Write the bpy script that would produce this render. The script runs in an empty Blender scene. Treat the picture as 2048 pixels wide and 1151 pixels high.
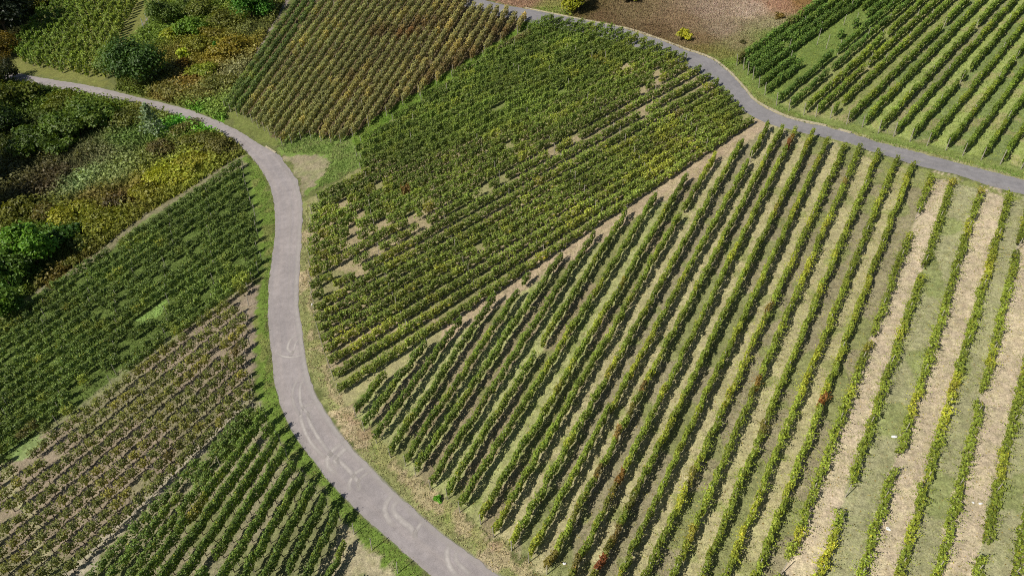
import bpy, math
import numpy as np
from mathutils import Vector

# ------------------------------------------------------------------ camera, sky, sun, exposure
scene = bpy.context.scene
C = scene.collection
CAMZ = 46.0
cam_d = bpy.data.cameras.new("camera")
cam_d.sensor_width = 36.0
cam_d.lens = 24.33
cam_d.clip_start = 0.5
cam_d.clip_end = 6000.0
cam = bpy.data.objects.new("camera", cam_d)
C.objects.link(cam)
cam.location = (0, 0, CAMZ)
cam.rotation_euler = (math.radians(51.0), 0, 0)
scene.camera = cam

SUN_AZ, SUN_EL = math.radians(36.0), math.radians(41.0)     # light travels towards +x +y
to_sun = Vector((-math.cos(SUN_AZ) * math.cos(SUN_EL), -math.sin(SUN_AZ) * math.cos(SUN_EL), math.sin(SUN_EL)))
world = bpy.data.worlds.new("World")
scene.world = world
world.use_nodes = True
wn = world.node_tree
sky = wn.nodes.new("ShaderNodeTexSky")
sky.sky_type = 'NISHITA'
sky.sun_disc = False
sky.sun_elevation = SUN_EL
sky.sun_rotation = math.atan2(to_sun.x, to_sun.y)
wn.links.new(sky.outputs[0], wn.nodes["Background"].inputs[0])
wn.nodes["Background"].inputs[1].default_value = 0.055
sun_d = bpy.data.lights.new("sun", 'SUN')
sun_d.energy = 4.6
sun_d.angle = math.radians(0.55)
sun_d.color = (1.0, 0.94, 0.85)
sun = bpy.data.objects.new("sun", sun_d)
C.objects.link(sun)
sun.rotation_euler = to_sun.to_track_quat('Z', 'Y').to_euler()
sun.location = (-60, -40, 120)
scene.view_settings.view_transform = 'Standard'
scene.view_settings.look = 'None'
scene.view_settings.exposure = 0.25
scene.view_settings.gamma = 1.0
scene.view_settings.use_curve_mapping = False
scene.cycles.filter_width = 1.0
scene.cycles.use_denoising = False

# ------------------------------------------------------------------ the hillside
rng = np.random.default_rng(11)
SC = 1.1
SX, SY = 0.163, 0.1114
Z0 = CAMZ - 41.38 * SC - SY * 52 * SC
F = 1384.0
PIT = math.radians(39.0)


def soft(v, lo, hi):
    m, r = (lo + hi) / 2, (hi - lo) / 2
    t = (v - m) / r
    return m + r * np.where(np.abs(t) < .8, t, np.sign(t) * (.8 + .2 * np.tanh((np.abs(t) - .8) / .2)))


def hgt(x, y):
    return Z0 + SX * soft(np.asarray(x, float), -260, 260) + SY * soft(np.asarray(y, float), -160, 420)


def at(px, py, z=0.0):
    """the point of the hillside (lifted by z) seen at a photo pixel: returns plan x, y"""
    px = np.asarray(px, float)
    py = np.asarray(py, float)
    u = (px - 1024) / F
    v = (575.5 - py) / F
    dx = u
    dy = math.cos(PIT) + v * math.sin(PIT)
    dz = -math.sin(PIT) + v * math.cos(PIT)
    t = (Z0 + z - CAMZ) / (dz - SX * dx - SY * dy)
    return np.stack([dx * t, dy * t], -1)


def at_l(pts, z=0.0):
    a = np.array(pts, float)
    return at(a[:, 0], a[:, 1], z)


def inside(x, y, poly):
    """point in polygon, vectorised, plan coordinates"""
    r = np.zeros(x.shape, bool)
    n = len(poly)
    for i in range(n):
        x1, y1 = poly[i]
        x2, y2 = poly[(i + 1) % n]
        if y1 == y2:
            continue
        c = ((y1 > y) != (y2 > y)) & (x < (x2 - x1) * (y - y1) / (y2 - y1) + x1)
        r ^= c
    return r


def dist_line(x, y, pl):
    d = np.full(x.shape, 1e9)
    for i in range(len(pl) - 1):
        a, b = pl[i], pl[i + 1]
        ab = b - a
        L = ab @ ab + 1e-9
        t = np.clip(((x - a[0]) * ab[0] + (y - a[1]) * ab[1]) / L, 0, 1)
        d = np.minimum(d, np.hypot(x - a[0] - t * ab[0], y - a[1] - t * ab[1]))
    return d


def vnoise(x, y, s, seed=0):
    """smooth value noise, 0..1"""
    g = np.random.default_rng(1000 + seed).random((256, 256))
    X, Y = x / s + 500.3, y / s + 700.7
    xi, yi = np.floor(X).astype(int), np.floor(Y).astype(int)
    fx, fy = X - xi, Y - yi
    fx, fy = fx * fx * (3 - 2 * fx), fy * fy * (3 - 2 * fy)
    a, b = g[xi % 256, yi % 256], g[(xi + 1) % 256, yi % 256]
    c, d = g[xi % 256, (yi + 1) % 256], g[(xi + 1) % 256, (yi + 1) % 256]
    return (a * (1 - fx) + b * fx) * (1 - fy) + (c * (1 - fx) + d * fx) * fy


def lin(c):
    c = np.asarray(c, float) / 255.0
    return np.where(c <= .04045, c / 12.92, ((c + .055) / 1.055) ** 2.4)


ILL = 1.45


def alb(r, g, b):
    """surface colour from the colour its sunlit part has in the photo"""
    return lin((r, g, b)) / ILL


# ------------------------------------------------------------------ measured layout (photo pixels)
roadR_up=[(-40,128),(21,143),(89,157),(177,171),(266,192),(354,213),(414,233),(473,260),(517,287),(553,306),(574,332),(592,356),(600,380),(605,418),(603,477),(599,536),(597,595),(598,620),(605,668),(611,712),(618,751),(633,792),(663,842),(692,881),(719,913),(745,938),(784,979),(819,1012),(852,1041),(899,1080),(949,1115),(999,1151),(1060,1192)]
roadL_lo=[(-40,150),(24,160),(89,171),(177,189),(266,206),(325,222),(384,241),(428,260),(467,281),(496,307),(523,340),(541,377),(549,418),(549,477),(543,521),(538,566),(536,640),(542,698),(549,757),(561,810),(580,854),(601,887),(618,908),(654,956),(689,994),(736,1041),(781,1080),(825,1118),(863,1148),(920,1192)]
top_up=[(930,-8),(964,0),(1011,11),(1074,22),(1133,34),(1192,45),(1251,58),(1310,77),(1369,99),(1422,118),(1458,145),(1487,177),(1508,201),(1537,219),(1581,238),(1652,254),(1702,267),(1758,285),(1832,304),(1891,319),(1959,337),(2048,360),(2110,376)]
top_lo=[(920,10),(955,20),(1000,33),(1060,45),(1125,58),(1185,70),(1245,86),(1300,104),(1350,122),(1393,143),(1422,163),(1446,186),(1473,211),(1510,236),(1549,251),(1600,264),(1637,272),(1702,288),(1735,300),(1832,330),(1876,341),(1921,352),(1998,377),(2048,389),(2110,404)]
B1b=[710,727,751,779,810,831,860,894,919,961,987,1024,1058,1095]
B1by=[820,847,871,900,917,938,964,983,1009,1033,1059,1086,1110,1133]
B1b2=[1142,1189,1239,1291,1346,1402,1452,1511,1563,1640,1723,1799,1876,1956,2033]
B1bot=list(zip(B1b,B1by))+[(x,1151) for x in B1b2]
B1top=[(769,742),(852,680),(920,633),(988,588),(1058,545),(1123,504),(1189,462),(1253,418),(1312,386),(1374,347),(1431,306),(1485,278),(1538,245),(1565,252),(1592,255),(1628,262),(1657,275),(1693,282),(1722,287),(1760,297),(1795,310),(1829,318),(1868,340),(1910,350),(1965,370),(2025,375),(2064,395),(2130,418),(2190,430)]
yl2=[248,262,276,291,307,323,340,358,377,396,416,436,457,478,499,521,544,567,590,613,637,660,685,709,739,771,808]
B2L=[(620,y) for y in yl2]
B2R=[(1100,32),(1118,35),(1139,38),(1157,45),(1182,45),(1202,49),(1223,52),(1238,59),(1259,64),(1276,68),(1291,74),(1311,78),(1325,85),(1339,93),(1353,100),(1372,106),(1385,117),(1399,130),(1414,145),(1428,160),(1441,173),(1449,184),(1458,193),(1466,205),(1477,215),(1492,222),(1509,228)]
B3b=[(449,207),(459,212),(472,220),(487,224),(502,232),(514,243),(526,248),(537,257),(550,267),(562,278),(581,274),(600,266),(620,264),(640,268),(660,271),(680,272),(704,260),(736,239),(772,218),(805,196),(838,178),(872,154),(906,134),(942,109),(970,95),(1002,71),(1035,55)]
B3t=[(592+17.7*i,0) for i in range(20)]+[(949,4),(964,6),(982,9),(995,13),(1014,13),(1032,24),(1050,24)]
B4b=[(1472,130),(1485,139),(1494,149),(1504,159),(1516,175),(1528,189),(1551,210),(1576,221),(1606,229),(1630,233),(1659,236),(1692,248),(1723,254),(1755,266),(1786,273),(1819,282),(1853,291),(1891,300),(1925,310),(1962,319),(2000,328),(2042,337)]
B4t=[(1648,0),(1676,0),(1702,0),(1725,0),(1748,0),(1776,0),(1801,0),(1825,0),(1851,0),(1878,0),(1905,0),(1938,0),(1968,0),(2002,0),(2030,0),(2060,0),(2090,0),(2122,0),(2152,0),(2185,0),(2218,0),(2250,0)]
B5r=[(482,319),(483,335),(486,352),(489,365),(494,381),(498,397),(505,414),(508,430),(508,446),(513,464),(510,488),(519,509),(512,530),(500,550)]
B5l=[(0,640+21*i) for i in range(14)]
B6r=[(492,572),(493,598),(492,627),(490,650),(495,677),(488,709),(490,737),(503,757),(502,782)]
B6l=[(4+12*k,950+27*k) for k in range(9)]
B7r=[(490,822),(505,815),(520,812),(530,832),(545,851),(557,876),(570,903),(587,928),(606,949),(627,972),(650,999),(676,1026),(704,1053),(740,1085),(792,1131)]
B7b=[(x,1151) for x in (171,214,255,293,330,368,408,449,490,532,571,610,654,705,778)]

# ------------------------------------------------------------------ materials
def mat(name):
    m = bpy.data.materials.new(name)
    m.use_nodes = True
    nt = m.node_tree
    for n in list(nt.nodes):
        nt.nodes.remove(n)
    return m, nt


def node(nt, t, **kw):
    n = nt.nodes.new(t)
    for k, v in kw.items():
        if k.startswith('i_'):
            n.inputs[k[2:].replace('_', ' ')].default_value = v
        else:
            setattr(n, k, v)
    return n


def math_n(nt, op, a, b=None):
    n = nt.nodes.new("ShaderNodeMath")
    n.operation = op
    for i, v in enumerate((a, b)):
        if v is None:
            continue
        if isinstance(v, (int, float)):
            n.inputs[i].default_value = v
        else:
            nt.links.new(v, n.inputs[i])
    return n.outputs[0]


def mixc(nt, blend, f, a, b):
    n = nt.nodes.new("ShaderNodeMix")
    n.data_type = 'RGBA'
    n.blend_type = blend
    for s, v in ((0, f), (6, a), (7, b)):
        if isinstance(v, (int, float)):
            n.inputs[s].default_value = v
        elif isinstance(v, tuple):
            n.inputs[s].default_value = v
        else:
            nt.links.new(v, n.inputs[s])
    return n.outputs[2]


def noise(nt, scale, detail=4.0, rough=.55, vec=None):
    n = nt.nodes.new("ShaderNodeTexNoise")
    n.inputs["Scale"].default_value = scale
    n.inputs["Detail"].default_value = detail
    n.inputs["Roughness"].default_value = rough
    if vec is not None:
        nt.links.new(vec, n.inputs["Vector"])
    return n.outputs["Fac"]


def maprange(nt, v, a, b, c, d):
    n = nt.nodes.new("ShaderNodeMapRange")
    nt.links.new(v, n.inputs[0])
    for i, k in enumerate((a, b, c, d)):
        n.inputs[i + 1].default_value = k
    return n.outputs[0]


def leaf_material():
    m, nt = mat("leaf")
    oi = node(nt, "ShaderNodeObjectInfo")
    at_ = node(nt, "ShaderNodeAttribute", attribute_name="Col")
    c = mixc(nt, 'MULTIPLY', 1.0, oi.outputs["Color"], at_.outputs["Color"])
    p = node(nt, "ShaderNodeBsdfPrincipled")
    nt.links.new(c, p.inputs["Base Color"])
    p.inputs["Roughness"].default_value = .5
    p.inputs["Specular IOR Level"].default_value = .3
    tr = node(nt, "ShaderNodeBsdfTranslucent")
    c2 = mixc(nt, 'MULTIPLY', 1.0, c, (1.5, 1.45, .7, 1))
    nt.links.new(c2, tr.inputs[0])
    mx = node(nt, "ShaderNodeMixShader")
    mx.inputs[0].default_value = .30
    nt.links.new(p.outputs[0], mx.inputs[1])
    nt.links.new(tr.outputs[0], mx.inputs[2])
    o = node(nt, "ShaderNodeOutputMaterial")
    nt.links.new(mx.outputs[0], o.inputs[0])
    return m


def plain_material(name, col, rough=.8, var=.35, scale=6.0, attr=False):
    m, nt = mat(name)
    g = node(nt, "ShaderNodeNewGeometry")
    f = noise(nt, scale, 5, .6, g.outputs["Position"])
    k = maprange(nt, f, .3, .7, 1 - var, 1 + var)
    cr = node(nt, "ShaderNodeCombineColor")
    for i in range(3):
        nt.links.new(k, cr.inputs[i])
    if attr:
        a = node(nt, "ShaderNodeAttribute", attribute_name="Col").outputs["Color"]
    else:
        a = (*col, 1)
    c = mixc(nt, 'MULTIPLY', 1.0, a, cr.outputs[0])
    p = node(nt, "ShaderNodeBsdfPrincipled")
    nt.links.new(c, p.inputs["Base Color"])
    p.inputs["Roughness"].default_value = rough
    p.inputs["Specular IOR Level"].default_value = .25
    o = node(nt, "ShaderNodeOutputMaterial")
    nt.links.new(p.outputs[0], o.inputs[0])
    return m


def ground_material():
    m, nt = mat("soil_and_turf")
    g = node(nt, "ShaderNodeNewGeometry")
    pos = g.outputs["Position"]
    a = node(nt, "ShaderNodeAttribute", attribute_name="Col").outputs["Color"]
    c = a
    for sc, lo, hi, det in ((.45, .86, 1.14, 3), (2.6, .72, 1.28, 5), (9.0, .66, 1.34, 4)):
        k = maprange(nt, noise(nt, sc, det, .6, pos), .3, .7, lo, hi)
        cc = node(nt, "ShaderNodeCombineColor")
        for i in range(3):
            nt.links.new(k, cc.inputs[i])
        c = mixc(nt, 'MULTIPLY', 1.0, c, cc.outputs[0])
    # greener and browner drifts
    k = maprange(nt, noise(nt, 1.1, 5, .65, pos), .42, .62, 0, .45)
    c = mixc(nt, 'MULTIPLY', k, c, (.90, 1.0, .78, 1))
    k = maprange(nt, noise(nt, 1.7, 5, .65, math_vec(nt, pos)), .5, .68, 0, .4)
    c = mixc(nt, 'MULTIPLY', k, c, (.95, .87, .80, 1))
    # straw flecks and stones
    v = node(nt, "ShaderNodeTexVoronoi")
    v.inputs["Scale"].default_value = 5.5
    nt.links.new(pos, v.inputs["Vector"])
    k = maprange(nt, v.outputs["Distance"], .10, .17, .5, 0)
    c = mixc(nt, 'MIX', k, c, mixc(nt, 'MULTIPLY', 1.0, c, (1.45, 1.4, 1.3, 1)))
    p = node(nt, "ShaderNodeBsdfPrincipled")
    nt.links.new(c, p.inputs["Base Color"])
    p.inputs["Roughness"].default_value = .95
    p.inputs["Specular IOR Level"].default_value = .1
    b = node(nt, "ShaderNodeBump")
    b.inputs["Strength"].default_value = .7
    b.inputs["Distance"].default_value = .12
    nt.links.new(noise(nt, 5.0, 6, .7, pos), b.inputs["Height"])
    nt.links.new(b.outputs[0], p.inputs["Normal"])
    o = node(nt, "ShaderNodeOutputMaterial")
    nt.links.new(p.outputs[0], o.inputs[0])
    return m


def math_vec(nt, pos):
    n = node(nt, "ShaderNodeVectorMath", operation='ADD')
    nt.links.new(pos, n.inputs[0])
    n.inputs[1].default_value = (37.0, 91.0, 5.0)
    return n.outputs[0]


def road_material(name, col):
    m, nt = mat(name)
    g = node(nt, "ShaderNodeNewGeometry")
    pos = g.outputs["Position"]
    uv = node(nt, "ShaderNodeAttribute", attribute_name="Lane").outputs["Vector"]
    c = (*col, 1)
    for sc, lo, hi in ((.35, .90, 1.10), (1.6, .89, 1.11), (14., .86, 1.14)):
        k = maprange(nt, noise(nt, sc, 4, .6, pos), .3, .7, lo, hi)
        cc = node(nt, "ShaderNodeCombineColor")
        for i in range(3):
            nt.links.new(k, cc.inputs[i])
        c = mixc(nt, 'MULTIPLY', 1.0, c, cc.outputs[0])
    # wear along the wheel paths: noise stretched along the lane
    k = maprange(nt, noise(nt, 1.0, 5, .65, uv), .42, .62, 0, .85)
    c = mixc(nt, 'MULTIPLY', k, c, (1.14, 1.12, 1.08, 1))
    # hairline cracks
    v = node(nt, "ShaderNodeTexVoronoi", feature='DISTANCE_TO_EDGE')
    v.inputs["Scale"].default_value = .55
    w = node(nt, "ShaderNodeVectorMath", operation='ADD')
    nz = node(nt, "ShaderNodeTexNoise")
    nz.inputs["Scale"].default_value = 1.4
    nt.links.new(pos, nz.inputs["Vector"])
    nt.links.new(pos, w.inputs[0])
    nt.links.new(nz.outputs["Color"], w.inputs[1])
    nt.links.new(w.outputs[0], v.inputs["Vector"])
    k = maprange(nt, v.outputs["Distance"], .0, .012, .35, 0)
    c = mixc(nt, 'MULTIPLY', k, c, (.55, .52, .5, 1))
    p = node(nt, "ShaderNodeBsdfPrincipled")
    nt.links.new(c, p.inputs["Base Color"])
    p.inputs["Roughness"].default_value = .88
    p.inputs["Specular IOR Level"].default_value = .2
    b = node(nt, "ShaderNodeBump")
    b.inputs["Strength"].default_value = .25
    b.inputs["Distance"].default_value = .02
    nt.links.new(noise(nt, 20.0, 4, .7, pos), b.inputs["Height"])
    nt.links.new(b.outputs[0], p.inputs["Normal"])
    o = node(nt, "ShaderNodeOutputMaterial")
    nt.links.new(p.outputs[0], o.inputs[0])
    return m


def dust_material():
    m, nt = mat("dust_film")
    g = node(nt, "ShaderNodeNewGeometry")
    a = node(nt, "ShaderNodeAttribute", attribute_name="Col").outputs["Fac"]
    k = maprange(nt, noise(nt, 2.2, 5, .7, g.outputs["Position"]), .3, .6, .55, 1)
    k = math_n(nt, 'MULTIPLY', k, a)
    p = node(nt, "ShaderNodeBsdfPrincipled")
    p.inputs["Base Color"].default_value = (*alb(205, 198, 192), 1)
    p.inputs["Roughness"].default_value = .95
    t = node(nt, "ShaderNodeBsdfTransparent")
    mx = node(nt, "ShaderNodeMixShader")
    nt.links.new(k, mx.inputs[0])
    nt.links.new(t.outputs[0], mx.inputs[1])
    nt.links.new(p.outputs[0], mx.inputs[2])
    o = node(nt, "ShaderNodeOutputMaterial")
    nt.links.new(mx.outputs[0], o.inputs[0])
    return m


M_LEAF = leaf_material()
M_BARK = plain_material("bark", (.075, .055, .04), .9)
M_POST = plain_material("weathered_post", (.34, .31, .26), .8, .25)
M_BLUE = plain_material("galvanised_post", (.42, .48, .55), .5, .1)
M_GRASS = plain_material("grass_blades", (1, 1, 1), .85, .12, 3.0, attr=True)
M_GROUND = ground_material()
M_ROAD = road_material("worn_concrete", alb(163, 156, 155))
M_ROAD2 = road_material("grey_asphalt", alb(142, 140, 142))
M_KERB = plain_material("pale_kerb_concrete", alb(186, 176, 148), .9, .3, 3.0)
M_DUST = dust_material()
M_PAPER = plain_material("white_plastic", (.72, .72, .72), .6, .05)


# ------------------------------------------------------------------ mesh helpers
def mesh(name, V, faces, mats, col=None, mi=None, lane=None, smooth=False):
    """V (n,3); faces: (m,k) array or list of arrays of one width each"""
    me = bpy.data.meshes.new(name)
    V = np.asarray(V, np.float32)
    if not isinstance(faces, list):
        faces = [faces]
    faces = [np.asarray(f, np.int32) for f in faces if len(f)]
    me.vertices.add(len(V))
    me.vertices.foreach_set('co', V.ravel())
    loops = np.concatenate([f.ravel() for f in faces])
    tot = np.concatenate([np.full(len(f), f.shape[1], np.int32) for f in faces])
    st = np.concatenate([[0], np.cumsum(tot)[:-1]]).astype(np.int32)
    me.loops.add(len(loops))
    me.loops.foreach_set('vertex_index', loops)
    me.polygons.add(len(tot))
    me.polygons.foreach_set('loop_start', st)
    me.polygons.foreach_set('loop_total', tot)
    if mi is not None:
        me.polygons.foreach_set('material_index', np.asarray(mi, np.int32))
    me.polygons.foreach_set('use_smooth', np.full(len(tot), smooth))
    me.update(calc_edges=True)
    for m in mats:
        me.materials.append(m)
    if col is not None:
        a = me.color_attributes.new('Col', 'FLOAT_COLOR', 'POINT')
        c = np.ones((len(V), 4), np.float32)
        c[:, :3] = col
        a.data.foreach_set('color', c.ravel())
    if lane is not None:
        a = me.attributes.new('Lane', 'FLOAT_VECTOR', 'POINT')
        a.data.foreach_set('vector', np.asarray(lane, np.float32).ravel())
    return me


def link(name, data, parent=None, loc=(0, 0, 0), rz=0.0, sc=(1, 1, 1), color=None, **props):
    o = bpy.data.objects.new(name, data)
    C.objects.link(o)
    o.location = loc
    if rz:
        o.rotation_euler = (0, 0, rz)
    o.scale = sc
    if parent is not None:
        o.parent = parent
    if color is not None:
        o.color = (float(color[0]), float(color[1]), float(color[2]), 1)
    for k, v in props.items():
        o[k] = v
    return o


def leaf_quads(c, size, nrm, r, droop=0.0):
    """kite-shaped, slightly folded leaves: centre c, half-length size, facing nrm"""
    n = len(c)
    nrm = nrm / (np.linalg.norm(nrm, axis=1)[:, None] + 1e-6)
    t = r.normal(size=(n, 3))
    t[:, 2] -= droop
    u = np.cross(nrm, t)
    u /= np.linalg.norm(u, axis=1)[:, None] + 1e-6
    w = np.cross(nrm, u)
    s = np.asarray(size).reshape(-1, 1) * np.ones((n, 1))
    k = r.uniform(.65, .95, (n, 1))
    V = np.stack([c - u * s * .9, c + w * s * k + nrm * s * .22, c + u * s * 1.1, c - w * s * k + nrm * s * .22], 1)
    return V.reshape(-1, 3), np.arange(4 * n).reshape(n, 4)


def prism(p0, p1, r0, r1, k=5):
    p0, p1 = np.array(p0, float), np.array(p1, float)
    d = p1 - p0
    d /= np.linalg.norm(d)
    a = np.cross(d, (0.3, .95, .1))
    a /= np.linalg.norm(a)
    b = np.cross(d, a)
    th = np.arange(k) * 2 * math.pi / k
    ring = np.cos(th)[:, None] * a + np.sin(th)[:, None] * b
    V = np.concatenate([p0 + ring * r0, p1 + ring * r1, [p1]])
    i = np.arange(k)
    j = (i + 1) % k
    Q = np.stack([i, j, j + k, i + k], 1)
    T = np.stack([i + k, j + k, np.full(k, 2 * k)], 1)
    return V, Q, T


class Builder:
    def __init__(s):
        s.V, s.Q, s.T, s.col, s.mq, s.mt, s.n = [], [], [], [], [], [], 0

    def quads(s, V, Q, col, mi=0):
        s.V.append(V)
        s.Q.append(Q + s.n)
        s.col.append(np.broadcast_to(col, (len(V), 3)))
        s.mq.append(np.full(len(Q), mi))
        s.n += len(V)

    def stick(s, p0, p1, r0, r1, mi=1, k=5, col=(1, 1, 1)):
        V, Q, T = prism(p0, p1, r0, r1, k)
        s.V.append(V)
        s.Q.append(Q + s.n)
        s.T.append(T + s.n)
        s.col.append(np.broadcast_to(col, (len(V), 3)))
        s.mq.append(np.full(len(Q), mi))
        s.mt.append(np.full(len(T), mi))
        s.n += len(V)

    def mesh(s, name, mats):
        f = [np.concatenate(s.Q)] if s.Q else []
        mi = [np.concatenate(s.mq)] if s.mq else []
        if s.T:
            f.append(np.concatenate(s.T))
            mi.append(np.concatenate(s.mt))
        return mesh(name, np.concatenate(s.V), f, mats, np.concatenate(s.col), np.concatenate(mi))


# ------------------------------------------------------------------ vines (shared mesh variants per style)
def vine_mesh(style, seed):
    r = np.random.default_rng(seed)
    L, W, z0, z1, n, ls, shoots, lump = {
        'hedge': (1.32, .36, .50, 1.62, 420, .078, 6, .3),
        'thin': (1.32, .38, .50, 1.50, 330, .078, 6, .32),
        'wild': (1.35, .46, .40, 1.25, 240, .08, 12, .5),
        'lush': (1.32, .50, .36, 1.45, 340, .095, 10, .4),
        'olive': (1.32, .56, .42, 1.48, 400, .09, 8, .35),
        'mid': (1.32, .46, .36, 1.28, 320, .095, 8, .4),
        'plant': (1.10, .50, .42, 1.38, 250, .09, 6, .5),
        'sparse': (1.02, .56, .50, 1.38, 190, .09, 6, .5),
        'stake': (.75, .62, .40, 2.25, 210, .13, 12, .3),
    }[style]
    b = Builder()
    x = r.uniform(-L / 2, L / 2, n)
    if style in ('plant', 'sparse', 'stake'):
        x = np.clip(r.normal(0, L * .27, n), -L * .62, L * .62)
    lumps = 1 + lump * np.sin(x * r.uniform(4, 7) + r.uniform(0, 6)) * r.uniform(.4, 1)
    th = r.uniform(0, 2 * math.pi, n)
    rad = np.sqrt(r.uniform(.25, 1, n))
    zc, zh = (z0 + z1) / 2, (z1 - z0) / 2
    pw = .45 if style == 'olive' else .7
    sq = np.sign(np.cos(th)) * np.abs(np.cos(th)) ** pw
    sz = np.sign(np.sin(th)) * np.abs(np.sin(th)) ** pw
    y = sq * W / 2 * rad * lumps
    z = zc + sz * zh * rad * (1 + .1 * (lumps - 1))
    if style in ('plant', 'sparse'):
        z = z - .25 * zh * (np.abs(x) / (L / 2)) ** 2
    y = y + .08 * np.sin(x * 3 + seed)
    c = np.stack([x, y, z], 1)
    nr = np.stack([r.normal(0, .45, n), sq * 1.0, sz * .7 + .55], 1) + r.normal(0, .35, (n, 3))
    s = ls * r.uniform(.65, 1.3, n)
    V, Q = leaf_quads(c, s, nr, r, .8)
    t = r.uniform(.5, 1.5, n) * np.where(r.random(n) < .1, 1.25, 1)
    warm = r.uniform(-.08, .12, n) + (r.random(n) < .04) * .5
    col = np.stack([t * (1 + warm), t * (1 + warm * .25), t * (1 - warm * .5)], 1)
    b.quads(V, Q, np.repeat(col, 4, 0))
    # young shoots above the hedge and hanging out of its sides
    for k in range(shoots):
        m = 7
        x0 = r.uniform(-L / 2, L / 2)
        if style in ('wild', 'thin'):
            out = r.choice([-1, 1]) * r.uniform(.15, .75)
            d = np.array([r.normal(0, .3), out, r.uniform(-.1, .5)])
            p = np.array([x0, np.sign(out) * W * .3, r.uniform(zc, z1)])
        else:
            d = np.array([r.normal(0, .12), r.normal(0, .14), r.uniform(.15, .45)])
            p = np.array([x0, r.normal(0, W * .25), z1 - .15])
        tt = np.linspace(.1, 1, m)[:, None]
        pc = p + d * tt + r.normal(0, .03, (m, 3))
        V, Q = leaf_quads(pc, ls * .8 * (1.15 - .5 * tt[:, 0]), r.normal(0, .6, (m, 3)) + (0, 0, .7), r, .3)
        b.quads(V, Q, np.full((4 * m, 3), r.uniform(.95, 1.35)) * (1.08, 1.05, .9))
    # trunk and arms
    bend = r.normal(0, .05, 2)
    b.stick((0, 0, -.15), (bend[0], bend[1], z0 * .8), .045, .035)
    b.stick((bend[0], bend[1], z0 * .8 - .02), (L * .28, 0, z0 + .22), .03, .018, k=4)
    b.stick((bend[0], bend[1], z0 * .8 - .02), (-L * .28, .02, z0 + .25), .03, .018, k=4)
    if style == 'stake':
        b.stick((0, 0, z0), (0, 0, 1.7), .03, .02, k=4)
    return b.mesh("vine_" + style, [M_LEAF, M_BARK])


VARI = {st: [vine_mesh(st, 100 * i + k) for k in range(9)]
        for i, st in enumerate(('hedge', 'thin', 'wild', 'lush', 'olive', 'plant', 'sparse', 'stake', 'mid'))}


def post_mesh(hh, r, m, lean=0.0):
    b = Builder()
    b.stick((0, 0, -.3), (lean, 0, hh), r, r * .85, mi=0, k=6)
    return b.mesh("post", [m])


POST = post_mesh(1.55, .035, M_POST)
POST_TALL = post_mesh(2.15, .035, M_POST)
POST_END = post_mesh(1.5, .04, M_POST, .12)
POST_LEAN = post_mesh(1.75, .05, M_POST, .45)      # end posts lean outwards along the row
POST_BLUE = post_mesh(2.3, .06, M_BLUE)

ORD = ("first second third fourth fifth sixth seventh eighth ninth tenth eleventh twelfth thirteenth fourteenth fifteenth sixteenth "
       "seventeenth eighteenth nineteenth twentieth twenty-first twenty-second twenty-third twenty-fourth twenty-fifth "
       "twenty-sixth twenty-seventh twenty-eighth twenty-ninth thirtieth").split()

# discoloured stretches: photo pixel, radius in metres, leaf colour
RED, ORANGE, BROWN, YELLOW = (.25, .055, .035), (.28, .13, .055), (.17, .105, .045), (.33, .28, .05)
PATCH = [(1586, 285, 1.5, RED), (1545, 612, .6, ORANGE), (1517, 770, .9, RED), (1648, 797, .9, RED), (1281, 780, .9, BROWN),
         (1266, 818, .9, BROWN), (1098, 1128, 1.0, BROWN), (1240, 944, .7, RED), (1196, 952, 1.1, BROWN), (1235, 985, 1.6, BROWN),
         (1148, 1132, 1.1, BROWN), (1207, 753, .9, YELLOW), (1110, 780, .7, YELLOW), (1236, 868, 1.1, ORANGE), (1531, 850, .9, BROWN),
         (1160, 1020, 1.0, BROWN), (1230, 1075, 1.2, BROWN), (1190, 1130, 1.1, RED), (1385, 945, .8, BROWN), (1625, 580, .7, BROWN), (1550, 410, 1.0, BROWN),
         (1700, 365, 1.0, BROWN), (1485, 1125, .8, YELLOW), (1730, 680, .7, YELLOW), (1800, 450, .9, YELLOW), (1908, 360, .8, YELLOW), (1955, 380, .9, YELLOW),
         (1730, 690, .6, YELLOW), (1380, 1075, .8, YELLOW), (1795, 1145, .8, YELLOW), (1900, 770, .6, YELLOW), (1240, 560, .7, YELLOW),
         (808, 382, .7, RED), (856, 408, 1.2, YELLOW), (770, 410, 1.0, YELLOW), (745, 370, .8, YELLOW), (1072, 355, .8, YELLOW), (1150, 345, .6, YELLOW),
         (1275, 190, 1.0, YELLOW), (1200, 115, 1.5, YELLOW), (640, 470, .7, YELLOW), (640, 510, .7, YELLOW), (1352, 225, 1.0, BROWN), (1325, 280, .8, BROWN),
         (835, 45, 3.5, BROWN), (815, 62, 3.0, ORANGE), (1030, 70, 3.0, BROWN), (935, 105, 3.0, BROWN), (1000, 60, 2.5, BROWN), (905, 130, 3, BROWN), (850, 150, 2, BROWN),
         (700, 150, 2, BROWN), (760, 60, 3, BROWN), (870, 40, 3.0, BROWN), (1612, 105, .9, ORANGE), (1585, 40, .8, BROWN), (1480, 110, .9, BROWN),
         (1790, 235, .7, BROWN), (1630, 180, .7, ORANGE), (1980, 310, .8, BROWN), (500, 665, 1.2, ORANGE), (480, 700, 1, BROWN), (385, 850, 1.2, YELLOW),
         (270, 925, 1.0, YELLOW), (340, 900, 1, BROWN), (395, 1020, 1.2, YELLOW), (60, 860, 1.5, BROWN)]
PXY = at(np.array([p[0] for p in PATCH]), np.array([p[1] for p in PATCH]), 1.1)
PR = np.array([p[2] for p in PATCH])
PC = np.array([p[3] for p in PATCH])

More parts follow.
